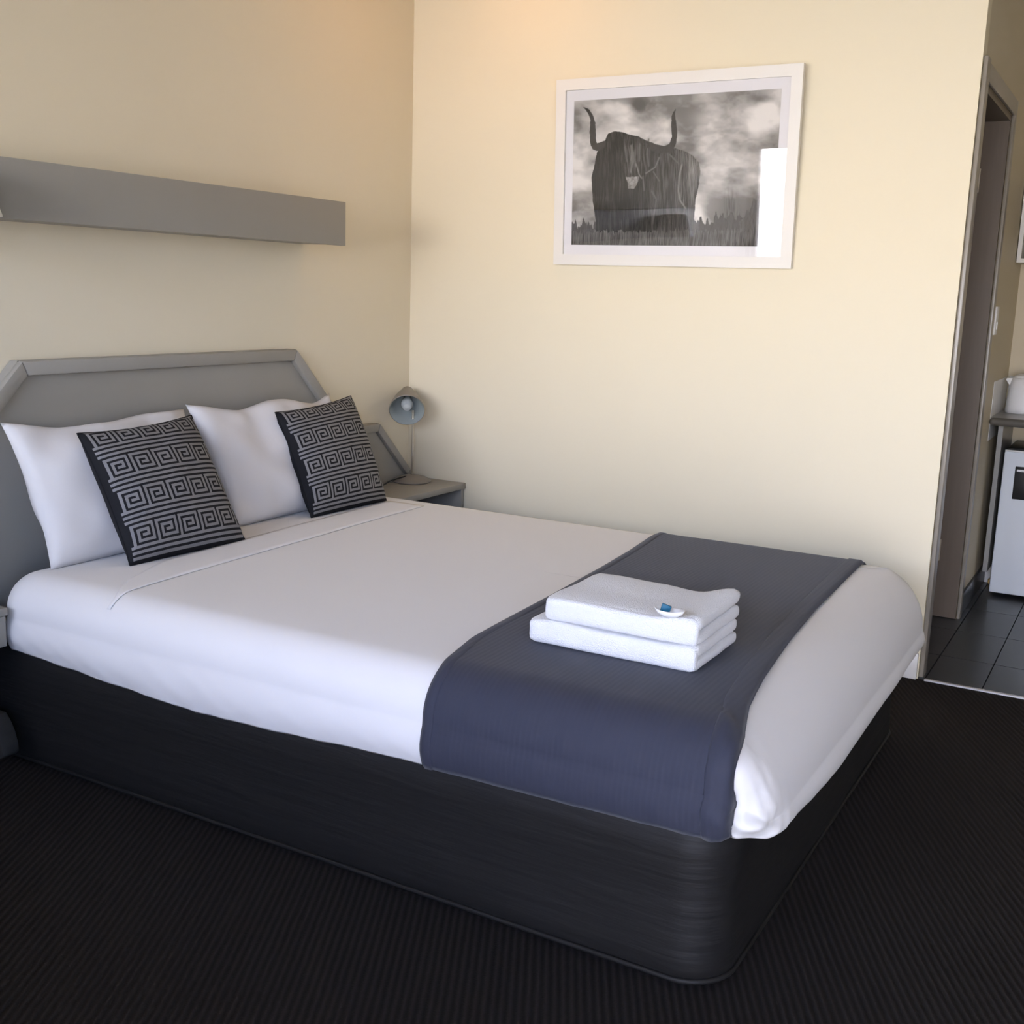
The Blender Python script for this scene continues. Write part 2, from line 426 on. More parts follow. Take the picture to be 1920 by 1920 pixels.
# ------------------------------------------------------------------ desk lamp
lx, ly, lz = .112, -.132, .4975
dl = thing('desk_lamp', 'taupe gooseneck desk lamp with cone shade on the corner table', 'lamp', (lx, ly, lz))
T = Matrix.Translation((lx, ly, lz))
lathe('lamp_base', [(0, 0), (.079, 0), (.082, .003), (.080, .008), (.060, .020), (.030, .028), (.012, .031), (0, .031)], M['lampgrey'], dl, 48, T)
tube('stem', [(lx, ly, lz + .028), (lx + .002, ly, lz + .14), (lx + .004, ly - .002, lz + .262), (lx + .004, ly - .004, lz + .305)], .0052, M['brass'], dl, 14)
# shade: axis from the mouth (towards the room, tilted down) up to the tip
mc = Vector((.123, -.190, .810)); ax = Vector((-.503, .73, .46)).normalized()
zq = ax; xq = zq.orthogonal().normalized(); yq = zq.cross(xq)
SM = Matrix(((xq.x, yq.x, zq.x, mc.x), (xq.y, yq.y, zq.y, mc.y), (xq.z, yq.z, zq.z, mc.z), (0, 0, 0, 1)))
lsh = lathe('lamp_shade', [(.0725, -.004), (.0735, .004), (.062, .050), (.045, .095), (.031, .122), (.026, .140), (.020, .150), (0, .152)], M['lampgrey'], dl, 48, SM)
lathe('shade_lining', [(.0725, -.004), (.0700, -.002), (.0595, .049), (.043, .092), (.027, .120), (0, .124)], M['lampin'], lsh, 48, SM)
lathe('bulb', [(0, .010), (.016, .015), (.025, .030), (.026, .045), (.016, .075), (.013, .118)], M['bulb'], dl, 24, SM)
lathe('shade_rim', [(.0725, -.005), (.0745, -.003), (.0745, .003), (.0720, .002)], M['lampgrey'], lsh, 48, SM, closed=True)
tube('cable', spline([(lx - .005, ly - .02, lz + .024), (lx - .01, ly - .05, lz + .025), (lx - .02, ly - .13, lz + .016), (lx - .02, ly - .20, lz + .004), (lx - .03, ly - .34, lz + .004), (.072, -.485, lz + .004)]), .0028, M['cord'], dl, 8)
adopt(dl)

# ------------------------------------------------------------------ bed base
def rrect(x0, x1, y0, y1, rad, n_arc=14, ds=.02):
    """plan outline counter-clockwise with outward normals; rad = (foot-near, foot-far, head-far, head-near)"""
    pts = []
    cs = [(x1 - rad[0], y0 + rad[0], -90, rad[0]), (x1 - rad[1], y1 - rad[1], 0, rad[1]), (x0 + rad[2], y1 - rad[2], 90, rad[2]), (x0 + rad[3], y0 + rad[3], 180, rad[3])]
    for i, (cx, cy_, a0, r) in enumerate(cs):
        arc = []
        for k in range(n_arc + 1):
            a = math.radians(a0 + 90 * k / n_arc); arc.append((Vector((cx + r * math.cos(a), cy_ + r * math.sin(a))), Vector((math.cos(a), math.sin(a)))))
        if pts:
            p, q = pts[-1][0], arc[0][0]; L = (q - p).length; m_ = max(1, int(L / ds))
            for k in range(1, m_): pts.append((p.lerp(q, k / m_), arc[0][1].copy()))
        pts += arc
    p, q = pts[-1][0], pts[0][0]; L = (q - p).length; m_ = max(1, int(L / ds))
    for k in range(1, m_): pts.append((p.lerp(q, k / m_), pts[0][1].copy()))
    return pts

def loops_obj(name, loops, m, parent, cap_top=True, cap_bottom=False):
    n = len(loops[0]); vs = [v for l in loops for v in l]; fs = []
    for i in range(len(loops) - 1):
        for k in range(n): fs.append((i * n + k, i * n + (k + 1) % n, (i + 1) * n + (k + 1) % n, (i + 1) * n + k))
    if cap_top: fs.append(tuple((len(loops) - 1) * n + k for k in range(n)))
    if cap_bottom: fs.append(tuple(range(n))[::-1])
    return mesh_obj(name, vs, fs, m, parent, smooth=True)

bb = thing('divan', 'charcoal fabric covered divan under the white mattress', 'divan', (1.15, -1.375, 0))
out = rrect(.062, 2.243, -2.188, -.562, (.10, .10, .04, .04))
lv = [(.012, .008), (.02, .0), (.05, -.003), (.10, .001), (.16, .004), (.22, .003), (.27, .000), (.315, .004), (.342, .018), (.353, .05)]
loops = []
for (z, ins) in lv:
    l = []
    for (p, nrm) in out:
        wv = .006 * noise.noise((p.x * 2.2, p.y * 2.2, z * 14)) + .004 * noise.noise((p.x * 6, p.y * 6, z * 30 + 7))
        if z < .03: wv *= .4
        q = p - nrm * (ins - wv); l.append((q.x, q.y, z))
    loops.append(l)
loops_obj('cover', loops, M['base'], bb, True, True)
# hem cord at the foot of the cover and low castors beneath it
hem = [(p.x + n_.x * .003, p.y + n_.y * .003, .0205) for p, n_ in out]
vs_, fs_ = [], []
for (p, n_) in out:
    for k in range(6):
        a = 2 * math.pi * k / 6; vs_.append((p.x + n_.x * (.002 + .005 * math.cos(a)), p.y + n_.y * (.002 + .005 * math.cos(a)), .021 + .006 * math.sin(a)))
N_ = len(out)
for i in range(N_):
    for k in range(6): fs_.append((i * 6 + k, i * 6 + (k + 1) % 6, ((i + 1) % N_) * 6 + (k + 1) % 6, ((i + 1) % N_) * 6 + k))
mesh_obj('hem', vs_, fs_, M['base'], bb, smooth=True)
for (x, y) in ((.3, -2.0), (2.05, -2.0), (.3, -.75), (2.05, -.75)):
    lathe('castor', [(0, 0), (.022, 0), (.022, .014), (0, .014)], M['handle'], bb, 16, Matrix.Translation((x, y, 0)))
adopt(bb)

def interp(tab, v):
    if v <= tab[0][0]: return tab[0][1]
    for (a, b), (c, d) in zip(tab, tab[1:]):
        if v <= c: return b + (d - b) * (v - a) / (c - a)
    return tab[-1][1]

# ------------------------------------------------------------------ mattress dressed in white
ZT = .53
mt_ = thing('mattress', 'thick mattress dressed in tucked white sheets', 'mattress', (1.25, -1.375, .353))
X0, X1, Y0, Y1 = .19, 2.312, -2.212, -.548
out = rrect(X0, X1, Y0, Y1, (.10, .13, .10, .10), 26, .013)
RF, RS, RH = .165, .10, .09
def fold_amp(p):
    """wrinkles: strongest at the tucked foot corner, light ones along the near hem"""
    d = (p - Vector((X1 - .02, Y0 + .02))).length
    return math.exp(-(d / .11) ** 2)
loops = []
side_levels = 20
HN = [(.2, .335), (.4, .322), (.93, .297), (1.59, .325), (2.25, .338), (2.31, .342)]
HF = [(-2.2, .342), (-2.05, .318), (-1.85, .290), (-1.6, .275), (-1.2, .286), (-.87, .297), (-.5, .30)]
loops.append([(p.x - n_.x * .16, p.y - n_.y * .06, .358) for p, n_ in out])
loops.append([(p.x - n_.x * (.07 if n_.x > 0 else .09), p.y - n_.y * .022, .354) for p, n_ in out])
for i in range(side_levels):
    t = i / (side_levels - 1)
    l = []
    for (p, n_) in out:
        rx = RF if n_.x > 0 else RH
        rz = n_.x ** 2 * rx + n_.y ** 2 * RS
        hn = interp(HN, p.x) + .004 * noise.noise((p.x * 9, 3, 0)); hf = interp(HF, p.y)
        wgt = max(0, -n_.y) ** 2, max(0, n_.x) ** 2, max(0, n_.y) ** 2 + max(0, -n_.x) ** 2
        hemz = hn * wgt[0] + hf * wgt[1] + .30 * wgt[2]
        z = hemz + (ZT - rz - hemz) * t
        bul = .010 * math.sin(math.pi * min(1, t * 1.1)) - .006 * (1 - t) ** 3
        if n_.x < -.5: bul -= .10 * (1 - t) ** 2
        wv = .004 * noise.noise((p.x * 5, p.y * 5, z * 5)) * (1 - t * .6)
        wv += .0035 * noise.noise((p.x * 16 + z * 25, p.y * 16, z * 8)) * (1 - t) * (1 if n_.y < 0 else .3)
        fa_ = fold_amp(p)
        s_ = p.x - p.y
        wv += fa_ * .020 * (noise.noise((s_ * 26 + z * 34, z * 16, 5.1)) - .2)
        wv -= fa_ * .022 * math.exp(-((p.x - (X1 - .055) - (z - .40) * .15) / .010) ** 2) * (1 if p.y < Y0 + .09 else 0)
        q = p + n_ * (bul + wv); l.append((q.x, q.y, z))
    loops.append(l)
for i in range(1, 11):
    ph = math.radians(90 * i / 10)
    l = []
    for (p, n_) in out:
        rx = RF if n_.x > 0 else RH
        rz = n_.x ** 2 * rx + n_.y ** 2 * RS
        fa_ = fold_amp(p); s_ = p.x - p.y
        z = ZT - rz * (1 - math.sin(ph))
        wv = .004 * noise.noise((p.x * 5, p.y * 5, z * 5)) * .4 * math.cos(ph) + fa_ * .020 * math.cos(ph) * (noise.noise((s_ * 26 + z * 34, z * 16, 5.1)) - .2)
        q = Vector((p.x - n_.x * (rx * (1 - math.cos(ph)) - wv), p.y - n_.y * (RS * (1 - math.cos(ph)) - wv)))
        l.append((q.x, q.y, z))
    loops.append(l)
last = loops[-1]; cxm, cym = 1.2, -1.375
for k in range(1, 13):
    f = k / 13
    l = []
    for (x, y, z) in last:
        hw = .72 * (1 - f)
        yy = cym + (y - cym) * (1 - f)
        xx = cxm + (x - cxm) * (1 - f * .72)
        l.append((xx, yy, ZT + .006 * math.sin(f * 1.57) + .0025 * noise.noise((xx * 2.5, yy * 2.5, 1.7))))
    loops.append(l)
sheet = loops_obj('sheet', loops, M['sheet'], mt_, True, True)
bvh = BVHTree.FromPolygons([Vector(v.co) for v in sheet.data.vertices], [tuple(p.vertices) for p in sheet.data.polygons])

def drape(y, z, x, ang=None):
    """a point on the dressed mattress: ray cast from outside towards (y,z) at station x"""
    d = Vector((0, math.cos(ang), math.sin(ang)))
    hit, nrm, _, _ = bvh.ray_cast(Vector((x, y, z)) + d * .6, -d)
    if hit is None: hit, nrm = Vector((x, y, z)), d
    if nrm.dot(d) < 0: nrm = -nrm
    return hit, nrm

def stations(z_hem, y0=-2.10, y1=-.66, zc=.43, n_top=60):
    st = []
    for k in range(8): st.append((y0, z_hem + (zc - z_hem) * k / 8, math.pi))
    for k in range(13): st.append((y0, zc, math.pi - math.pi / 2 * k / 12))
    for k in range(1, n_top): st.append((y0 + (y1 - y0) * k / n_top, zc, math.pi / 2))
    for k in range(13): st.append((y1, zc, math.pi / 2 - math.pi / 2 * k / 12))
    for k in range(1, 9): st.append((y1, zc - (zc - .33) * k / 8, 0))
    return st

def band(name, xa, xb, st, off, nx, m, parent, thick, wob=0.):
    vs, fs = [], []
    for (y, z, a) in st:
        ref = y - .1 * math.cos(a - math.pi) if a > 2 else y
        yy = y + .1 * math.cos(a)
        xs0, xs1 = xa(yy, z, a), xb(yy, z, a)
        for k in range(nx + 1):
            x = xs0 + (xs1 - xs0) * k / nx
            zz = z
            if a > 3.1 and z < .4299:
                hz = interp(HN, x) + .006; zz = hz + (.43 - hz) * (z - st[0][1]) / (.43 - st[0][1])
            h, n_ = drape(y, zz, x, a)
            e = off + wob * noise.noise((x * 7, yy * 3, z * 6))
            if k in (0, nx): e -= off * .5
            vs.append(h + n_ * e)
    W = nx + 1
    for i in range(len(st) - 1):
        for k in range(nx): fs.append((i * W + k, (i + 1) * W + k, (i + 1) * W + k + 1, i * W + k + 1))
    o = mesh_obj(name, vs, fs, m, parent, smooth=True)
    md = o.modifiers.new('thickness', 'SOLIDIFY'); md.thickness = thick; md.offset = -1
    return o

# turned-down sheet edge below the pillows
td0 = [(-2.16, .615), (-2.05, .54), (-1.85, .46), (-.5, .40)]; td1 = [(-2.2, .625), (-1.4, .60), (-.5, .555)]
st = stations(.40)
st = [s for s in st if not (s[2] < .01)]
band('turned_down_edge', lambda y, z, a: interp(td0, y), lambda y, z, a: interp(td1, y), st[13:-13], .0024, 8, M['sheet'], mt_, .002)
adopt(mt_)

# ------------------------------------------------------------------ bed runner
he = [(-2.22, 1.588), (-2.155, 1.587), (-1.97, 1.552), (-1.8, 1.545), (-1.59, 1.533), (-1.226, 1.510), (-.955, 1.485), (-.70, 1.450), (-.45, 1.440)]
fe = [(-2.22, 2.252), (-2.12, 2.235), (-2.0, 2.206), (-1.83, 2.184), (-1.54, 2.157), (-1.23, 2.137), (-.84, 2.122), (-.48, 2.115)]
run = band('bed_runner', lambda y, z, a: interp(he, y), lambda y, z, a: interp(fe, y), stations(.330), .0065, 40, M['runner'], None, .004, .002)
band('hem_band', lambda y, z, a: interp(fe, y) - .050, lambda y, z, a: interp(fe, y) - .003, stations(.3301), .0105, 6, M['runner'], run, .003)
band('hem_band', lambda y, z, a: interp(he, y) + .003, lambda y, z, a: interp(he, y) + .030, stations(.3301), .0095, 4, M['runner'], run, .003)
tag(run, 'slate grey ribbed runner laid across the foot of the bed', 'bed runner')

# ------------------------------------------------------------------ pillows
def cushion_mesh(W, Hh, T, n, pinch, flat=.42, ear=0., gu=None, gv=None):
    """front and back grids over [-1,1]^2; returns verts, faces (front first)"""
    vs, fs = [], []
    for side in (1, -1):
        for j in range(n + 1):
            for i in range(n + 1):
                u = gu[i] if gu else -1 + 2 * i / n; v = gv[j] if gv else -1 + 2 * j / n
                x = u * (1 - pinch * (1 - v * v) * abs(u) ** 3); z = v * (1 - pinch * (1 if v > 0 else .1) * (1 - u * u) * abs(v) ** 3)
                t = T / 2 * (max(0, 1 - u * u) * max(0, 1 - v * v)) ** flat
                vs.append((x * W / 2, -side * t, z * Hh / 2))
    N = n + 1
    for s in (0, 1):
        for j in range(n):
            for i in range(n):
                a = s * N * N + j * N + i
                f = (a, a + 1, a + N + 1, a + N)
                fs.append(f if s == 0 else f[::-1])
    return vs, fs

def frame_from(bl, br, tl, trp):
    bl, br, tl, trp = map(Vector, (bl, br, tl, trp))
    c = (bl + br + tl + trp) / 4
    xr = ((br - bl) + (trp - tl)) / 2; zr = ((tl - bl) + (trp - br)) / 2
    return c, bl, br, tl, trp

def soft_quad(name, bl, br, tl, trp, T, n, pinch, mats, parent, fill=None, flat=.42, seed=0., wr=.004, sag=0.):
    """a stuffed case whose four seam corners sit at the given points"""
    c, bl, br, tl, trp = frame_from(bl, br, tl, trp)
    nrm = ((br - bl) + (trp - tl)).cross((tl - bl) + (trp - br)).normalized()
    vs, fs = cushion_mesh(2, 2, T, n, pinch, flat)
    out = []
    for (x, y, z) in vs:
        a, b = (x + 1) / 2, (z + 1) / 2
        p = bl * (1 - a) * (1 - b) + br * a * (1 - b) + tl * (1 - a) * b + trp * a * b
        q = p + nrm * (-y)
        env = abs(y) / (T / 2)
        q = q + nrm * wr * noise.noise((q.x * 9 + seed, q.y * 9, q.z * 9)) * (1 if y < 0 else -1) * min(1, env * 2)
        q.z += sag * noise.noise((q.y * 4.5 + seed, 0.3, 0)) * b ** 3
        out.append(q)
    o = mesh_obj(name, out, fs, mats, parent, smooth=True)
    bm = bmesh.new(); bm.from_mesh(o.data); bmesh.ops.remove_doubles(bm, verts=bm.verts, dist=1e-5); bm.to_mesh(o.data); bm.free()
    return o

pl = thing('pillow', 'plump white pillow nearest the left edge of the bed', 'pillow', (.2, -1.76, ZT), 'white pillows')
soft_quad('pillowcase', (.290, -2.095, .531), (.295, -1.42, .531), (.105, -2.090, .900), (.105, -1.42, .896), .160, 40, .07, M['pillow'], pl, seed=1., wr=.022, sag=.03)
adopt(pl)
pr = thing('pillow', 'white pillow between the two patterned cushions', 'pillow', (.2, -1.05, ZT), 'white pillows')
soft_quad('pillowcase', (.295, -1.40, .531), (.290, -.70, .531), (.105, -1.412, .900), (.110, -.685, .906), .150, 40, .07, M['pillow'], pr, seed=5., wr=.022, sag=.04)
adopt(pr)

# ------------------------------------------------------------------ greek key cushions
MOT = ["#########.", "#.......#.", "#.#####.#.", "#.#...#.#.", "#.#.###.#.", "#.#.....#.", "#.#######.", "#.........", "##########"]
GAP = ["..........", "##########", "..........", "##########", ".........."]
ROWS = MOT + GAP
def key_light(i, j, n):
    r = (n - 1 - j) % 14; c = (i - 2) % 10
    if i < 1 or i > n - 2 or j < 1: return False
    return ROWS[r][c] == '#'
def make_cushion(label, bl, br, tl, trp, seed):
    n = 56
    t = thing('cushion', label, 'cushion', ((bl[0] + br[0]) / 2, (bl[1] + br[1]) / 2, ZT), 'greek key cushions')
    c, bl, br, tl, trp = frame_from(bl, br, tl, trp)
    nrm = ((br - bl) + (trp - tl)).cross((tl - bl) + (trp - br)).normalized()
    def grid(odd):
        g = [0.]
        for k in range(n): g.append(g[-1] + (1.1 if k % 2 == odd else .9))
        return [-1 + 2 * v / g[-1] for v in g]
    vs, fs = cushion_mesh(2, 2, .140, n, .06, .42, 0, grid(0), grid(1))
    pts = []
    for (x, y, z) in vs:
        a, b = (x + 1) / 2, (z + 1) / 2
        p = bl * (1 - a) * (1 - b) + br * a * (1 - b) + tl * (1 - a) * b + trp * a * b
        pts.append(p + nrm * (-y) + nrm * .004 * noise.noise((a * 5 + seed, b * 5, 0)) * min(1, abs(y) * 30))
    half = len(vs) // 2; nf = n * n
    fr = mesh_obj('front_panel', pts[:half], fs[:nf], [M['black'], M['key']], t, smooth=True)
    for j in range(n):
        for i in range(n):
            fr.data.polygons[j * n + i].material_index = 1 if key_light(i, j, n) else 0
    mesh_obj('back_panel', pts[half:], [tuple(k - half for k in f) for f in fs[nf:]], M['black'], t, smooth=True)
    # piped seam
    N = n + 1
    ring = [pts[i] for i in range(N)] + [pts[j * N + n] for j in range(1, N)] + [pts[n * N + i] for i in range(n - 1, -1, -1)] + [pts[j * N] for j in range(n - 1, 0, -1)]
    tube('seam', ring + [ring[0]], .0022, M['black'], t, 6)
    adopt(t)
    return t
make_cushion('black and grey greek key cushion leaning on the left pillow', (.430, -1.948, .535), (.455, -1.522, .535), (.228, -1.940, .882), (.235, -1.515, .900), 2.)
make_cushion('black and grey greek key cushion beside the corner lamp', (.390, -1.130, .535), (.402, -.715, .535), (.215, -1.108, .876), (.205, -.676, .905), 8.)

# ------------------------------------------------------------------ folded towels
def towel(name, label, x0, x1, y0, y1, z0, hgt, layers, seed, curl):
    """a folded bath towel: soft layers wrapped by the fold facing the room"""
    bm = bmesh.new(); lh = hgt / layers
    def slab(a0, a1, b0, b1, c0, c1, r):
        nx, ny, nz = 26, 18, 6
        grid = {}
        import itertools
        def pt(i, j, k):
            if (i, j, k) in grid: return grid[(i, j, k)]
            u, v, w_ = i / nx, j / ny, k / nz
            p = Vector((a0 + (a1 - a0) * u, b0 + (b1 - b0) * v, c0 + (c1 - c0) * w_))
            core = Vector((min(max(p.x, a0 + r), a1 - r), min(max(p.y, b0 + r), b1 - r), min(max(p.z, c0 + r), c1 - r)))
            d = p - core
            if d.length > r: p = core + d.normalized() * r
            uu = (p.x - x0) / (x1 - x0)
            f = (p.z - z0) / hgt
            p.z += f * (.005 * noise.noise((p.x * 9 + seed, p.y * 9, 0)) + curl * (math.exp(-((uu - .97) / .16) ** 2) - .35 * math.exp(-((uu - .72) / .16) ** 2) + .25 * math.exp(-((uu - .28) / .2) ** 2)) * (.35 + .65 * (p.y - y0) / (y1 - y0)))
            p.x += .003 * noise.noise((p.z * 40 + seed, p.y * 12, 3)); p.y += .003 * noise.noise((p.x * 12, p.z * 40 + seed, 8))
            grid[(i, j, k)] = bm.verts.new(p); return grid[(i, j, k)]
        for i in range(nx):
            for j in range(ny):
                bm.faces.new((pt(i, j, 0), pt(i, j + 1, 0), pt(i + 1, j + 1, 0), pt(i + 1, j, 0)))
                bm.faces.new((pt(i, j, nz), pt(i + 1, j, nz), pt(i + 1, j + 1, nz), pt(i, j + 1, nz)))
        for i in range(nx):
            for k in range(nz):
                bm.faces.new((pt(i, 0, k), pt(i + 1, 0, k), pt(i + 1, 0, k + 1), pt(i, 0, k + 1)))
                bm.faces.new((pt(i, ny, k), pt(i, ny, k + 1), pt(i + 1, ny, k + 1), pt(i + 1, ny, k)))
        for j in range(ny):
            for k in range(nz):
                bm.faces.new((pt(0, j, k), pt(0, j, k + 1), pt(0, j + 1, k + 1), pt(0, j + 1, k)))
                bm.faces.new((pt(nx, j, k), pt(nx, j + 1, k), pt(nx, j + 1, k + 1), pt(nx, j, k + 1)))
    for q in range(layers):
        slab(x0, x1, y0 + .006, y1, z0 + q * lh, z0 + (q + 1) * lh + .001, lh * .48)
    slab(x0 + .002, x1 - .002, y0, y0 + .03, z0, z0 + hgt, .013)
    o = bm_obj(name, bm, M['towel'], None, smooth=True)
    return o
ZR = ZT + .0135
tag(towel('bath_towel', '', 1.672, 2.070, -1.935, -1.665, ZR, .053, 2, 1., .004), 'folded white bath towel lying directly on the runner', 'towel', 'folded bath towels')
tag(towel('bath_towel', '', 1.706, 2.068, -1.928, -1.650, ZR + .0545, .052, 2, 6., .016), 'folded white bath towel on top of the other towel', 'towel', 'folded bath towels')
# small dish with wrapped sweet
sd_ = thing('soap_dish', 'tiny white boat shaped dish on the top towel', 'dish', (2.0, -1.925, ZR + .108))
n = 28; prof = [(.0, .0), (.45, .001), (.8, .006), (1.0, .015), (.96, .0155), (.75, .008), (.4, .0035), (0, .003)]
vs, fs = [], []
for (r, z) in prof:
    for k in range(n):
        a = 2 * math.pi * k / n
        vs.append((2.0 + r * .034 * math.cos(a), -1.918 + r * .019 * math.sin(a), ZR + .1085 + z + .003 * (r * math.cos(a)) ** 2))
for i in range(len(prof) - 1):
    for k in range(n): fs.append((i * n + k, i * n + (k + 1) % n, (i + 1) * n + (k + 1) % n, (i + 1) * n + k))
mesh_obj('bowl', vs, fs, M['plastic'], sd_, smooth=True); adopt(sd_)
bm = bmesh.new()
add_box(bm, -.010, .010, -.003, .003, 0, .018, bev=.0015)
for v in bm.verts:
    v.co.x += .004 * (1 if v.co.z > .009 else -.2); v.co.z *= 1 + .25 * (1 if v.co.x < 0 else -.3)
wr_ = bm_obj('wrapped_sweet', bm, M['blue'], None, autosmooth=30)
wr_.location = (1.988, -1.916, ZR + .1135); wr_.rotation_euler = (0, 0, math.radians(25))
tag(wr_, 'small teal blue wrapper standing in the white dish', 'wrapper')

# ------------------------------------------------------------------ framed print
PX0, PX1, PZ0, PZ1 = .698, 1.648, 1.418, 2.104
pf = thing('framed_print', 'white framed monochrome print of a long horned bull', 'picture', ((PX0 + PX1) / 2, 0, PZ0))
fwd = .040; D = .022
W_, H_ = PX1 - PX0, PZ1 - PZ0
def loc_box(name, x0, x1, z0, z1, y0, y1, m, bev=.0):
    return boxes(name, [(x0 - W_ / 2, x1 - W_ / 2, y0, y1, z0, z1)], m, pf, bev=bev)
def loc_prism(name, pts, y0, y1, m):
    return prism(name, [(a - W_ / 2, b) for a, b in pts], 'y', y0, y1, m, pf)
loc_prism('frame_bar', [(0, 0), (W_, 0), (W_ - fwd, fwd), (fwd, fwd)], -D, 0, M['frame'])
loc_prism('frame_bar', [(0, H_), (fwd, H_ - fwd), (W_ - fwd, H_ - fwd), (W_, H_)], -D, 0, M['frame'])
loc_prism('frame_bar', [(0, 0), (fwd, fwd), (fwd, H_ - fwd), (0, H_)], -D, 0, M['frame'])
loc_prism('frame_bar', [(W_, 0), (W_, H_), (W_ - fwd, H_ - fwd), (W_ - fwd, fwd)], -D, 0, M['frame'])
loc_box('mat_board', fwd - .002, W_ - fwd + .002, fwd - .002, H_ - fwd + .002, -.010, -.004, M['matb'])
loc_box('glass_pane', fwd - .002, W_ - fwd + .002, fwd - .002, H_ - fwd + .002, -.016, -.014, M['glass'])
# the print itself: tones worked out on a fine grid of vertices
NX, NZ = 520, 360
U, V = np.meshgrid(np.linspace(0, 1, NX), np.linspace(0, 1, NZ))
def to_img(u, v):
    """print coords -> sketch coords (x right, y down) in which the outlines below were drawn"""
    yt = 308 + (255 - 308) * u; yb = 1245 + (1273 - 1245) * u
    y = yb + (yt - yb) * v
    f = (y - 308) / (1245 - 308)
    xl = 285 - 40 * f; xr = 1640 - 38 * f
    return xl + (xr - xl) * u, y
GX, GY = to_img(U, V)
rs = np.random.RandomState(3)
def vnoise(x, y, seed):
    r = np.random.RandomState(seed); tab = r.rand(256, 256)
    xi = np.floor(x).astype(int); yi = np.floor(y).astype(int); fx = x - xi; fy = y - yi
    fx = fx * fx * (3 - 2 * fx); fy = fy * fy * (3 - 2 * fy)
    g = lambda a, b: tab[a % 256, b % 256]
    return (g(xi, yi) * (1 - fx) + g(xi + 1, yi) * fx) * (1 - fy) + (g(xi, yi + 1) * (1 - fx) + g(xi + 1, yi + 1) * fx) * fy
def fbm(x, y, seed, o=4):
    s = 0; a = .5
    for k in range(o): s = s + a * vnoise(x * 2 ** k, y * 2 ** k, seed + k); a *= .5
    return s
def inside(poly):
    r = np.zeros(GX.shape, bool); n = len(poly)
    px = GX + 7 * (fbm(GX / 14, GY / 14, 40, 2) - .4); py = GY + 5 * (fbm(GX / 14, GY / 14, 50, 2) - .4)
    for i in range(n):
        (xa, ya), (xb, yb) = poly[i], poly[(i + 1) % n]
        c = ((ya > py) != (yb > py))
        with np.errstate(divide='ignore', invalid='ignore'):
            r ^= c & (px < (xb - xa) * (py - ya) / (yb - ya + 1e-9) + xa)
    return r
warp = 90 * (fbm(GX / 160, GY / 160, 11) - .45)
cl = fbm((GX + warp) / 210, (GY * 1.5 + warp) / 210, 21, 5)
tone = .16 + .62 * np.clip((cl - .30) * 1.9, 0, 1)
for (cx_, cy_, sx_, sy_, a_) in ((600, 345, 110, 50, .25), (890, 460, 80, 45, .28), (1190, 440, 90, 70, .26), (1540, 405, 70, 50, .30), (330, 830, 90, 40, .22),
                                 (1150, 950, 90, 140, .10), (720, 500, 90, 30, .18), (1000, 300, 120, 40, .06), (720, 340, 60, 40, -.18), (460, 450, 60, 60, -.1),
                                 (340, 900, 80, 18, -.12), (1420, 620, 110, 60, -.10), (1520, 320, 60, 30, -.16), (900, 540, 140, 18, .1)):
    tone = tone + a_ * np.exp(-((GX - cx_) / sx_) ** 2 - ((GY - cy_) / sy_) ** 2)
tone = np.clip(tone * 1.25, .12, .8)
# far tree line and meadow
ridge = 1100 + 110 * (fbm(GX / 14, GX * 0 + 3, 61, 4) - .45) + np.where((GX > 500) & (GX < 1050), 60, 0)
ridge = np.where(GX > 1230, ridge - 40, ridge)
clump = np.where(GX > 1395, 880 + 190 * fbm(GX / 26, GX * 0, 73, 4) + 2.2 * np.abs(GX - 1470) * (GX < 1470), 2000)
tone = np.where(GY > ridge, .055 + .07 * fbm(GX / 6, GY / 30, 81, 3), tone)
tone = tone * (1 - .85 * np.exp(-((GX - 1345) / 48) ** 2) * np.clip((GY - 850) / 150, 0, 1) * (GY < ridge + 5) * np.clip(fbm(GX / 7, GY / 70, 85, 3) * 1.7 - .15, 0, 1))
tone = np.where(GY > clump, .10 + .10 * fbm(GX / 8, GY / 30, 88, 3), tone)
body = [(440, 640), (500, 560), (520, 520), (560, 505), (610, 508), (660, 525), (730, 540), (790, 572), (850, 592), (905, 612), (960, 615), (1040, 640), (1090, 668), (1130, 712), (1142, 770), (1135, 850),
        (1112, 950), (1102, 1080), (1100, 1215), (420, 1215), (425, 1080), (405, 950), (400, 800), (420, 730)]
hornl = [(348, 346), (385, 358), (415, 395), (433, 450), (434, 540), (440, 580), (505, 562), (505, 602), (450, 632), (413, 620), (396, 590), (392, 500), (398, 430), (380, 385)]
hornr = [(785, 568), (850, 592), (905, 606), (938, 590), (955, 550), (950, 480), (952, 420), (965, 385), (980, 366), (976, 410), (985, 470), (991, 540), (980, 600), (955, 640), (900, 656), (840, 640), (785, 612)]
B = inside(body)
hair = fbm(GX / 5.5 + 2 * fbm(GX / 60, GY / 60, 91), GY / 85, 92, 3)
bt = .012 + .14 * np.clip(hair - .40, 0, 1) + .10 * np.clip((GX - 700) / 420, 0, 1) * np.clip(hair - .15, 0, 1) * 2
bt = bt + .26 * np.exp(-((GX - 690) / 55) ** 2 - ((GY - 680) / 90) ** 2) * np.clip(hair * 2 - .5, 0, 1)
bt = bt + .22 * np.exp(-((GX - 1085) / 45) ** 2 - ((GY - 760) / 130) ** 2) * hair
tone = np.where(B, bt, tone)
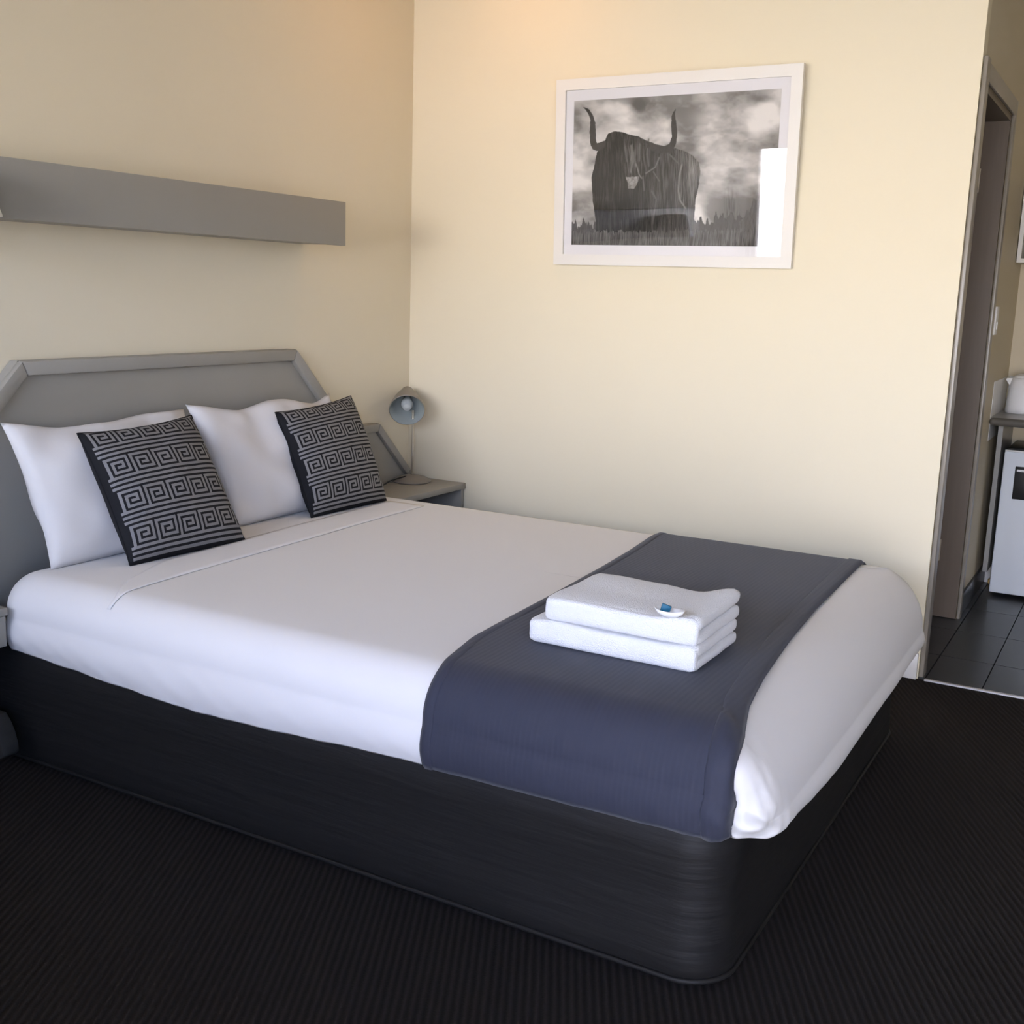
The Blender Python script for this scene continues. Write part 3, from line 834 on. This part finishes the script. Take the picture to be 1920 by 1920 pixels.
def stroke(pts, wd, val):
    global tone
    d = np.full(GX.shape, 1e9)
    for (a, b) in zip(pts, pts[1:]):
        ax_, ay_ = a; bx_, by_ = b; L2 = (bx_ - ax_) ** 2 + (by_ - ay_) ** 2
        t_ = np.clip(((GX - ax_) * (bx_ - ax_) + (GY - ay_) * (by_ - ay_)) / L2, 0, 1)
        d = np.minimum(d, np.hypot(GX - ax_ - t_ * (bx_ - ax_), GY - ay_ - t_ * (by_ - ay_)))
    m_ = np.exp(-(d / wd) ** 2); tone = tone * (1 - m_) + val * m_
for pts, wd, val in (([(1022, 728), (1003, 800), (998, 900), (1010, 960), (1045, 1012)], 5, .24), ([(715, 720), (735, 790), (750, 810)], 4, .22), ([(870, 680), (845, 740), (780, 780)], 5, .16),
                     ([(760, 800), (768, 890)], 4, .13), ([(830, 770), (870, 830)], 4, .13), ([(800, 560), (790, 640), (800, 730)], 6, .12), ([(680, 600), (690, 700), (675, 770)], 7, .16), ([(640, 600), (650, 700)], 5, .12),
                     ([(940, 660), (1000, 720)], 5, .13), ([(820, 900), (850, 950), (825, 1110)], 6, .12), ([(740, 590), (735, 700)], 5, .14)):
    stroke(pts, wd, val)
tone = np.where(inside(hornl), .035 + .03 * fbm(GX / 20, GY / 20, 95, 2), tone)
tone = np.where(inside(hornr), .040 + .03 * fbm(GX / 20, GY / 20, 97, 2), tone)
tone = np.where(inside([(640, 800), (735, 800), (722, 840), (700, 880), (660, 878), (655, 840)]), .10 + .45 * fbm(GX / 11, GY / 11, 99, 2), tone)
grass = (GY > 1185 - 60 * fbm(GX / 9, GX * 0 + 5, 101, 3))
tone = np.where(grass, .05 + .20 * np.clip(fbm(GX / 4.5 + GY / 60, GY / 60, 103, 3) - .22, 0, 1) * 1.5, tone)
px0, px1, pz0, pz1 = .770 - PX0, 1.573 - PX0, 1.494 - PZ0, 2.026 - PZ0
vs = np.stack([px0 + (px1 - px0) * U - W_ / 2, np.full(U.shape, -.0106), pz0 + (pz1 - pz0) * V], -1).reshape(-1, 3)
idx = np.arange(NX * NZ).reshape(NZ, NX)
fs = np.stack([idx[:-1, :-1], idx[:-1, 1:], idx[1:, 1:], idx[1:, :-1]], -1).reshape(-1, 4)
pm = mesh_obj('print', vs.tolist(), fs.tolist(), attr_mat('monochrome_print', 'tone'), pf)
at = pm.data.color_attributes.new('tone', 'FLOAT_COLOR', 'POINT')
tn = tone.reshape(-1) * .95 + .012
rgba = np.stack([tn * 1.0, tn * .94, tn * .86, np.ones_like(tn)], -1).astype(np.float32)
at.data.foreach_set('color', rgba.reshape(-1))
pf.location = ((PX0 + PX1) / 2, -.0005, PZ0)
pf.rotation_euler = (math.radians(2.5), 0, 0)

# ------------------------------------------------------------------ kitchenette alcove
cb = thing('kitchen_bench', 'grey kitchenette bench with rounded dark front edge in the alcove', 'bench', (2.8, 1.5, 0))
CZ = .83; CY = 1.27
boxes('bench_top', [(XS + .002, 3.6, CY + .02, YB - .001, CZ - .032, CZ)], M['counter'], cb)
bm = bmesh.new(); add_box(bm, XS + .002, 3.6, CY - .014, CY + .02, CZ - .034, CZ + .001, bev=.014, seg=4); bm_obj('bench_edge', bm, M['edge'], cb, autosmooth=40)
boxes('side_panel', [(XS + .030, XS + .050, CY + .10, YB - .02, .12, CZ - .034)], M['counter'], cb)
boxes('side_panel', [(3.56, 3.58, CY + .04, YB - .02, .005, CZ - .034)], M['counter'], cb)
adopt(cb)
sp = thing('splashback', 'glossy white splashback panel above the kitchenette bench', 'splashback', (2.5, YB, .72))
boxes('splash_panel', [(XS + .0005, XS + .0018, CY + .02, YB - .009, .725, .985)], M['plastic'], sp)
boxes('splash_panel', [(XS + .008, 3.6, YB - .0085, YB - .0005, CZ + .001, .985)], M['plastic'], sp)
adopt(sp)
fr = thing('bar_fridge', 'white bar fridge with black recessed handle under the bench', 'fridge', (2.54, 1.6, .004))
FX0, FX1, FY0 = 2.268, 2.79, 1.40
boxes('cabinet', [(FX0 + .004, FX1 - .004, FY0 + .055, YB - .04, .03, .665)], M['enamel'], fr, bev=.006)
fdoor = boxes('door', [(FX0, FX1, FY0, FY0 + .05, .022, .675)], M['enamel'], fr, bev=.008)
boxes('top_cover', [(FX0 + .01, FX1 - .01, FY0 + .01, YB - .045, .676, .690)], M['handle'], fr, bev=.004)
boxes('trim_strip', [(FX0 + .002, FX1 - .002, FY0 - .002, FY0 + .01, .674, .681)], M['plastic'], fr, bev=.001)
boxes('handle_recess', [(FX0 + .052, FX0 + .19, FY0 - .004, FY0 + .01, .462, .610)], M['handle'], fdoor, bev=.003)
boxes('handle_lip', [(FX0 + .060, FX0 + .182, FY0 - .010, FY0 - .004, .588, .598)], M['steel'], fdoor, bev=.001)
for (x, y) in ((FX0 + .05, FY0 + .09), (FX1 - .05, FY0 + .09), (FX0 + .05, YB - .09), (FX1 - .05, YB - .09)):
    lathe('foot', [(0, .004), (.016, .004), (.016, .03), (0, .03)], M['handle'], fr, 14, Matrix.Translation((x, y, 0)))
adopt(fr)
kt = thing('kettle', 'white plastic kettle standing on the kitchenette bench', 'kettle', (2.305, 1.62, CZ))
KT = Matrix.Translation((2.305, 1.62, CZ + .001))
lathe('kettle_body', [(0, 0), (.078, 0), (.080, .012), (.078, .02), (.074, .09), (.066, .145), (.060, .158), (.056, .16), (0, .16)], M['plastic'], kt, 40, KT)
lathe('lid', [(.056, .160), (.052, .170), (.034, .178), (0, .180)], M['plastic'], kt, 40, KT)
tube('handle', spline([(2.365, 1.62, CZ + .155), (2.41, 1.62, CZ + .158), (2.428, 1.62, CZ + .12), (2.415, 1.62, CZ + .06), (2.378, 1.62, CZ + .03)]), .010, M['plastic'], kt, 10)
prism('spout', [(-.055, .10), (-.088, .150), (-.082, .158), (-.05, .158)], 'y', -.014, .014, M['plastic'], kt, bev=.003).location = (2.305, 1.62, CZ)
adopt(kt)
wc = thing('wall_cabinet', 'white open box shelf on the alcove wall above the bench', 'shelf', (2.45, 1.7, 1.505))
ax0, ax1, ay, az0, az1 = 2.209, 2.72, 1.56, 1.505, 1.86
boxes('side_panel', [(ax0, ax0 + .018, ay, YB - .001, az0, az1)], M['white_trim'], wc)
boxes('side_panel', [(ax1 - .018, ax1, ay, YB - .001, az0, az1)], M['white_trim'], wc)
boxes('bottom_panel', [(ax0 + .018, ax1 - .018, ay, YB - .001, az0, az0 + .018)], M['white_trim'], wc)
boxes('top_panel', [(ax0 + .018, ax1 - .018, ay, YB - .001, az1 - .018, az1)], M['white_trim'], wc)
boxes('back_panel', [(ax0 + .018, ax1 - .018, YB - .01, YB - .001, az0 + .018, az1 - .018)], M['door'], wc)
adopt(wc)
cup = thing('mug', 'small white mug inside the open box shelf', 'mug', (2.275, 1.64, az0 + .018))
lathe('mug_body', [(0, .0005), (.030, .0005), (.036, .01), (.038, .085), (.0355, .085), (.033, .012), (0, .008)], M['plastic'], cup, 28, Matrix.Translation((2.275, 1.64, az0 + .018)))
tube('handle', spline([(2.312, 1.64, az0 + .09), (2.338, 1.64, az0 + .085), (2.338, 1.64, az0 + .05), (2.311, 1.64, az0 + .04)]), .005, M['plastic'], cup, 8)
adopt(cup)
sw = thing('light_switch', 'white light switch plate beside the bathroom doorway', 'switch', (XS, 1.08, 1.25))
boxes('plate', [(XS + .0005, XS + .009, 1.045, 1.115, 1.192, 1.308)], M['plastic'], sw, bev=.002)
boxes('rocker', [(XS + .009, XS + .013, 1.070, 1.090, 1.215, 1.245)], M['plastic'], sw, bev=.001)
adopt(sw)
wb = thing('power_box', 'small white box on the tiles beside the fridge', 'box', (2.235, 1.70, .004))
boxes('box_body', [(2.216, 2.262, 1.66, 1.74, .005, .105)], M['plastic'], wb, bev=.004)
boxes('plug', [(2.236, 2.258, 1.628, 1.66, .008, .03)], M['orange'], wb, bev=.003)
adopt(wb)

# ------------------------------------------------------------------ warm ceiling light
cl_ = thing('ceiling_light', 'round opal ceiling light above the bed corner', 'ceiling light', (.58, -.46, H))
lathe('canopy', [(0, H), (.16, H), (.165, H - .012), (.16, H - .02), (0, H - .02)], M['white_trim'], cl_, 40, Matrix.Translation((.58, -.46, 0)))
op = bpy.data.materials.new('warm_opal'); op.use_nodes = True
b_ = op.node_tree.nodes['Principled BSDF']; b_.inputs['Base Color'].default_value = (.9, .8, .65, 1)
b_.inputs['Emission Color'].default_value = (1, .50, .20, 1); b_.inputs['Emission Strength'].default_value = 1.0
lathe('diffuser', [(.15, H - .02), (.148, H - .045), (.12, H - .075), (.06, H - .09), (0, H - .093)], op, cl_, 40, Matrix.Translation((.58, -.46, 0)))
adopt(cl_)
